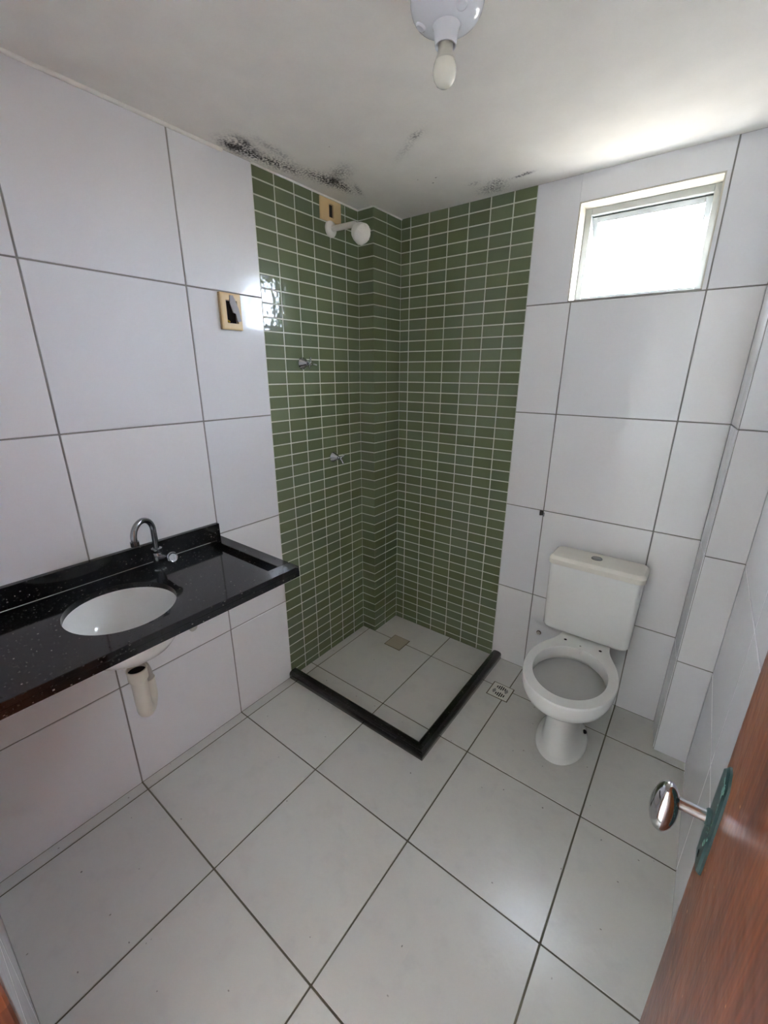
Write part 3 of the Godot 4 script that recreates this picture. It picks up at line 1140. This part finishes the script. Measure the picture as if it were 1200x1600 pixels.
func build_shower() -> void:
	var w := Vector3(0.0, 2.122, 0.411)
	var s := thing("wall_shower", "white plastic shower head on a short wall arm", "shower", w)
	var fl := MB.new()
	fl.lathe(w, Vector3(1, 0, 0), [[0.033, 0.0], [0.033, 0.005], [0.029, 0.011], [0.018, 0.014], [0.014, 0.015]], 28)
	part("wall_flange", fl, M.white_plastic, s)
	var ar := MB.new()
	var path := [w + Vector3(0.01, 0, 0), w + Vector3(0.12, -0.004, 0)]
	path.append_array(arc(w + Vector3(0.132, -0.026, 0), Vector3(0, 1, 0), Vector3(1, 0, 0), 0.022, 10, 62, 6))
	path.append(w + Vector3(0.158, -0.03, 0))
	ar.tube(path, 0.0118, 20)
	part("arm", ar, M.white_plastic, s)
	var ax := Vector3(0.84, -0.50, 0.10).normalized()
	var o := w + Vector3(0.150, -0.028, 0.0)
	var hd := MB.new()
	hd.lathe(o, ax, [[0.012, -0.016], [0.015, -0.010], [0.024, -0.003], [0.032, 0.008], [0.0375, 0.022], [0.0395, 0.034], [0.040, 0.040]], 36)
	part("head", hd, M.white_plastic, s)
	var fc := MB.new()
	fc.lathe(o, ax, [[0.040, 0.0402], [0.041, 0.042], [0.040, 0.045], [0.033, 0.056], [0.016, 0.069], [0.001, 0.073]], 36)
	var face := part("spray_face", fc, M.white_plastic, s)
	var u := ax.cross(Vector3.UP).normalized()
	var v := u.cross(ax)
	for k in 6:
		var d := u * cos(TAU * k / 6 + 0.3) + v * sin(TAU * k / 6 + 0.3)
		var rib := MB.new()
		rib.tube([o + ax * 0.0722 + d * 0.004, o + ax * 0.0562 + d * 0.033, o + ax * 0.0455 + d * 0.040], 0.0018, 6)
		part("rib", rib, M.white_plastic, face)

	valve(Vector3(0, 1.5607, 0.616), 0.30, "upper chrome shower valve on the green mosaic")
	valve(Vector3(0, 1.1135, 0.4415), 1.25, "lower chrome shower valve on the green mosaic")


func valve(at: Vector3, turn: float, label: String) -> void:
	var t := thing("shower_valve", label, "valve", at, "shower valves")
	var x := Vector3(1, 0, 0)
	var ca := MB.new()
	ca.lathe(at, x, [[0.0265, 0.0], [0.0265, 0.003], [0.0265, 0.003], [0.024, 0.008], [0.016, 0.022], [0.0105, 0.034], [0.0105, 0.034], [0.009, 0.035]], 32)
	part("canopy", ca, M.chrome, t)
	var st := MB.new()
	st.lathe(at, x, [[0.0075, 0.03], [0.0075, 0.046], [0.0095, 0.048], [0.0095, 0.058], [0.006, 0.060]], 24)
	part("stem", st, M.chrome, t)
	for k in 3:
		var a := turn + TAU * k / 3
		var d := Vector3(0, cos(a), sin(a))
		var h := MB.new()
		h.tube([at + x * 0.053 + d * 0.004, at + x * 0.056 + d * 0.016, at + x * 0.061 + d * 0.027], [0.0045, 0.0038, 0.0042], 12)
		part("spoke", h, M.chrome, t)


func build_drains() -> void:
	var a := thing("shower_drain", "square beige drain cover in the shower floor", "drain", Vector3(0.271, 0, 0.235))
	piece("frame", Vector3(0.216, -0.003, 0.180), Vector3(0.326, 0.0008, 0.292), M.rust, a, 0.0004)
	piece("cover", Vector3(0.220, -0.002, 0.184), Vector3(0.322, 0.003, 0.288), M.beige_drain, a, 0.001)
	var c := Vector3(0.919, 0, 0.2485)
	var b := thing("floor_drain", "square slotted drain grate between shower curb and toilet", "drain", c)
	var h := 0.054
	piece("frame", c + Vector3(-h, -0.004, -h), c + Vector3(h, 0.0006, h), M.rust, b, 0.0004)
	var pl := piece("grate", c + Vector3(-h + 0.005, -0.002, -h + 0.005), c + Vector3(h - 0.005, 0.0022, h - 0.005), M.drain_plate, b, 0.0008)
	for g_ in [[-0.004, -0.024], [0.006, 0.025]]:
		for k in 5:
			var p := c + Vector3(g_[0] + (k - 2) * 0.010, 0, g_[1])
			var l: float = [0.008, 0.013, 0.016, 0.013, 0.009][k]
			piece("slot", p + Vector3(-0.0028, 0.001, -l), p + Vector3(0.0028, 0.0026, l), M.dark_void, pl, 0.0003)
	for g_ in [[-0.028, 0.012], [0.026, -0.012]]:
		var leaf := MB.new()
		leaf.loft([ellipse(c + Vector3(g_[0], 0.0015, g_[1]), 0.009, 0.018, 14, 1.2), ellipse(c + Vector3(g_[0], 0.0027, g_[1]), 0.009, 0.018, 14, 1.2)])
		part("grey_leaf_mark", leaf, M.drain_grey, pl)


# a cover plate on the left wall with a rectangular hole
func frame_plate(y0: float, y1: float, z0: float, z1: float, hy0: float, hy1: float, hz0: float, hz1: float, d: float) -> MB:
	var mb := MB.new()
	var b := 0.0025
	var ring := func(x: float, a: float, c: float, e: float, f: float) -> PackedVector3Array:
		return PackedVector3Array([Vector3(x, a, e), Vector3(x, c, e), Vector3(x, c, f), Vector3(x, a, f)])
	var rings: Array = [ring.call(0.0002, y0, y1, z0, z1), ring.call(d - b, y0, y1, z0, z1), ring.call(d - b, y0, y1, z0, z1), ring.call(d, y0 + b * 2, y1 - b * 2, z0 + b * 2, z1 - b * 2), ring.call(d, y0 + b * 2, y1 - b * 2, z0 + b * 2, z1 - b * 2),
		ring.call(d, hy0, hy1, hz0, hz1), ring.call(d, hy0, hy1, hz0, hz1), ring.call(0.0004, hy0, hy1, hz0, hz1)]
	mb.loft(rings, false, false)
	return mb


func build_plates() -> void:
	var a := thing("light_switch", "broken cream switch box with a grey flap hanging out", "switch", Vector3(0, 1.735, 0.963))
	part("cover_plate", frame_plate(1.673, 1.796, 0.921, 1.006, 1.695, 1.772, 0.938, 0.985, 0.016), M.cream_plastic, a)
	piece("box_interior", Vector3(0.0004, 1.696, 0.939), Vector3(0.0018, 1.771, 0.984), M.dark_void, a, 0.0002)
	var fl := MB.new()
	var p := [Vector2(1.788, 0.969), Vector2(1.789, 0.956), Vector2(1.765, 0.944), Vector2(1.742, 0.936), Vector2(1.704, 0.930), Vector2(1.700, 0.946), Vector2(1.728, 0.951), Vector2(1.731, 0.963), Vector2(1.762, 0.972)]
	var r0 := PackedVector3Array()
	var r1 := PackedVector3Array()
	for q in p:
		var lift: float = 0.017 + (1.789 - q.x) * 0.03
		r0.append(Vector3(lift, q.x, q.y))
		r1.append(Vector3(lift + 0.003, q.x, q.y))
	fl.loft([r0, r1])
	part("broken_flap", fl, M.grey_flap, a)
	var wi := MB.new()
	wi.tube([Vector3(0.001, 1.700, 0.983), Vector3(0.010, 1.703, 0.979), Vector3(0.013, 1.698, 0.974)], 0.0035, 8)
	part("yellow_wire", wi, M.yellow_wire, a)

	var b := thing("wall_outlet", "cream outlet plate with dark slot above the shower arm", "outlet", Vector3(0, 2.19, 0.41))
	part("cover_plate", frame_plate(2.148, 2.231, 0.346, 0.474, 2.164, 2.213, 0.396, 0.424, 0.009), M.cream_plastic, b)
	piece("slot_interior", Vector3(0.0004, 2.1645, 0.3965), Vector3(0.0018, 2.2125, 0.4235), M.dark_void, b, 0.0002)


func build_lamp() -> void:
	var c := Vector3(0.911, H, 1.01)
	var l := thing("ceiling_lamp", "white plastic ceiling lampholder with a bare unlit bulb", "lamp", c)
	var ca := MB.new()
	ca.lathe(c, Vector3.DOWN, [[0.072, 0.0], [0.074, 0.004], [0.0738, 0.016], [0.071, 0.027], [0.064, 0.037], [0.053, 0.044], [0.040, 0.048], [0.030, 0.050]], 48)
	part("canopy", ca, M.lamp_plastic, l)
	var so := MB.new()
	so.lathe(c, Vector3.DOWN, [[0.034, 0.042], [0.029, 0.048], [0.0260, 0.055], [0.0235, 0.070], [0.0215, 0.081], [0.0215, 0.081], [0.018, 0.081], [0.0175, 0.071]], 36)
	part("socket", so, M.lamp_plastic, l)
	var bm := MB.new()
	bm.lathe(c + Vector3(0, -0.102, 0), Vector3.DOWN, [[0.0195, 0.0], [0.0225, 0.007], [0.0245, 0.016], [0.0243, 0.023], [0.0220, 0.032], [0.0170, 0.040], [0.0095, 0.0452], [0.001, 0.0468]], 36)
	var bu := part("bulb", bm, M.bulb_glass, l)
	var co := MB.new()
	co.lathe(c + Vector3(0, -0.072, 0), Vector3.DOWN, [[0.0150, 0.0], [0.0150, 0.014], [0.0160, 0.020], [0.0195, 0.029], [0.0215, 0.034], [0.0212, 0.0345]], 32)
	part("bulb_collar", co, M.bulb_collar, bu)
	for sx in [-1.0, 1.0]:
		var sc := MB.new()
		sc.lathe(c + Vector3(sx * 0.046, -0.041, 0.022), Vector3(sx * 0.35, -1, 0.2), [[0.011, 0.0], [0.011, 0.005], [0.008, 0.007]], 20)
		part("screw_boss", sc, M.lamp_plastic, l)


func build_small() -> void:
	var k := thing("wall_clip", "small dark metal clip on the joint above the toilet", "clip", Vector3(0.9407, 0.8894, 0))
	piece("base", Vector3(0.930, 0.877, 0.0003), Vector3(0.946, 0.900, 0.004), M.clip_metal, k, 0.0008)
	piece("jaw", Vector3(0.932, 0.878, 0.004), Vector3(0.941, 0.896, 0.012), M.clip_metal, k, 0.001)
	piece("jaw", Vector3(0.9475, 0.874, 0.0003), Vector3(0.9535, 0.893, 0.010), M.worn_chrome, k, 0.001)
	var p := Vector3(1.0018, 0.2471, 0)
	var s := thing("water_stub", "small metal water stub in the wall left of the toilet", "pipe", p)
	var m := MB.new()
	m.lathe(p, Vector3(0, 0, 1), [[0.0115, 0.0003], [0.0115, 0.004], [0.0115, 0.004], [0.009, 0.006]], 20)
	part("rosette", m, M.rust, s)
	var q := MB.new()
	q.lathe(p, Vector3(0, 0, 1), [[0.0085, 0.003], [0.0085, 0.012], [0.0085, 0.012], [0.006, 0.012], [0.006, 0.012], [0.006, 0.008]], 20)
	part("nipple", q, M.drain_plate, s)
	var o := Vector3(0.0, 0.550, 1.281)
	var w := thing("water_outlet", "small grey water outlet in the wall under the counter", "pipe", o)
	var e := MB.new()
	e.lathe(o, Vector3(1, 0, 0), [[0.017, 0.0003], [0.017, 0.003], [0.017, 0.003], [0.012, 0.006], [0.012, 0.010], [0.012, 0.010], [0.009, 0.010]], 24)
	part("ring", e, M.grey_pvc, w)
	var i := MB.new()
	i.lathe(o, Vector3(1, 0, 0), [[0.009, 0.004], [0.009, 0.0095]], 18)
	part("plug", i, M.drain_plate, w)
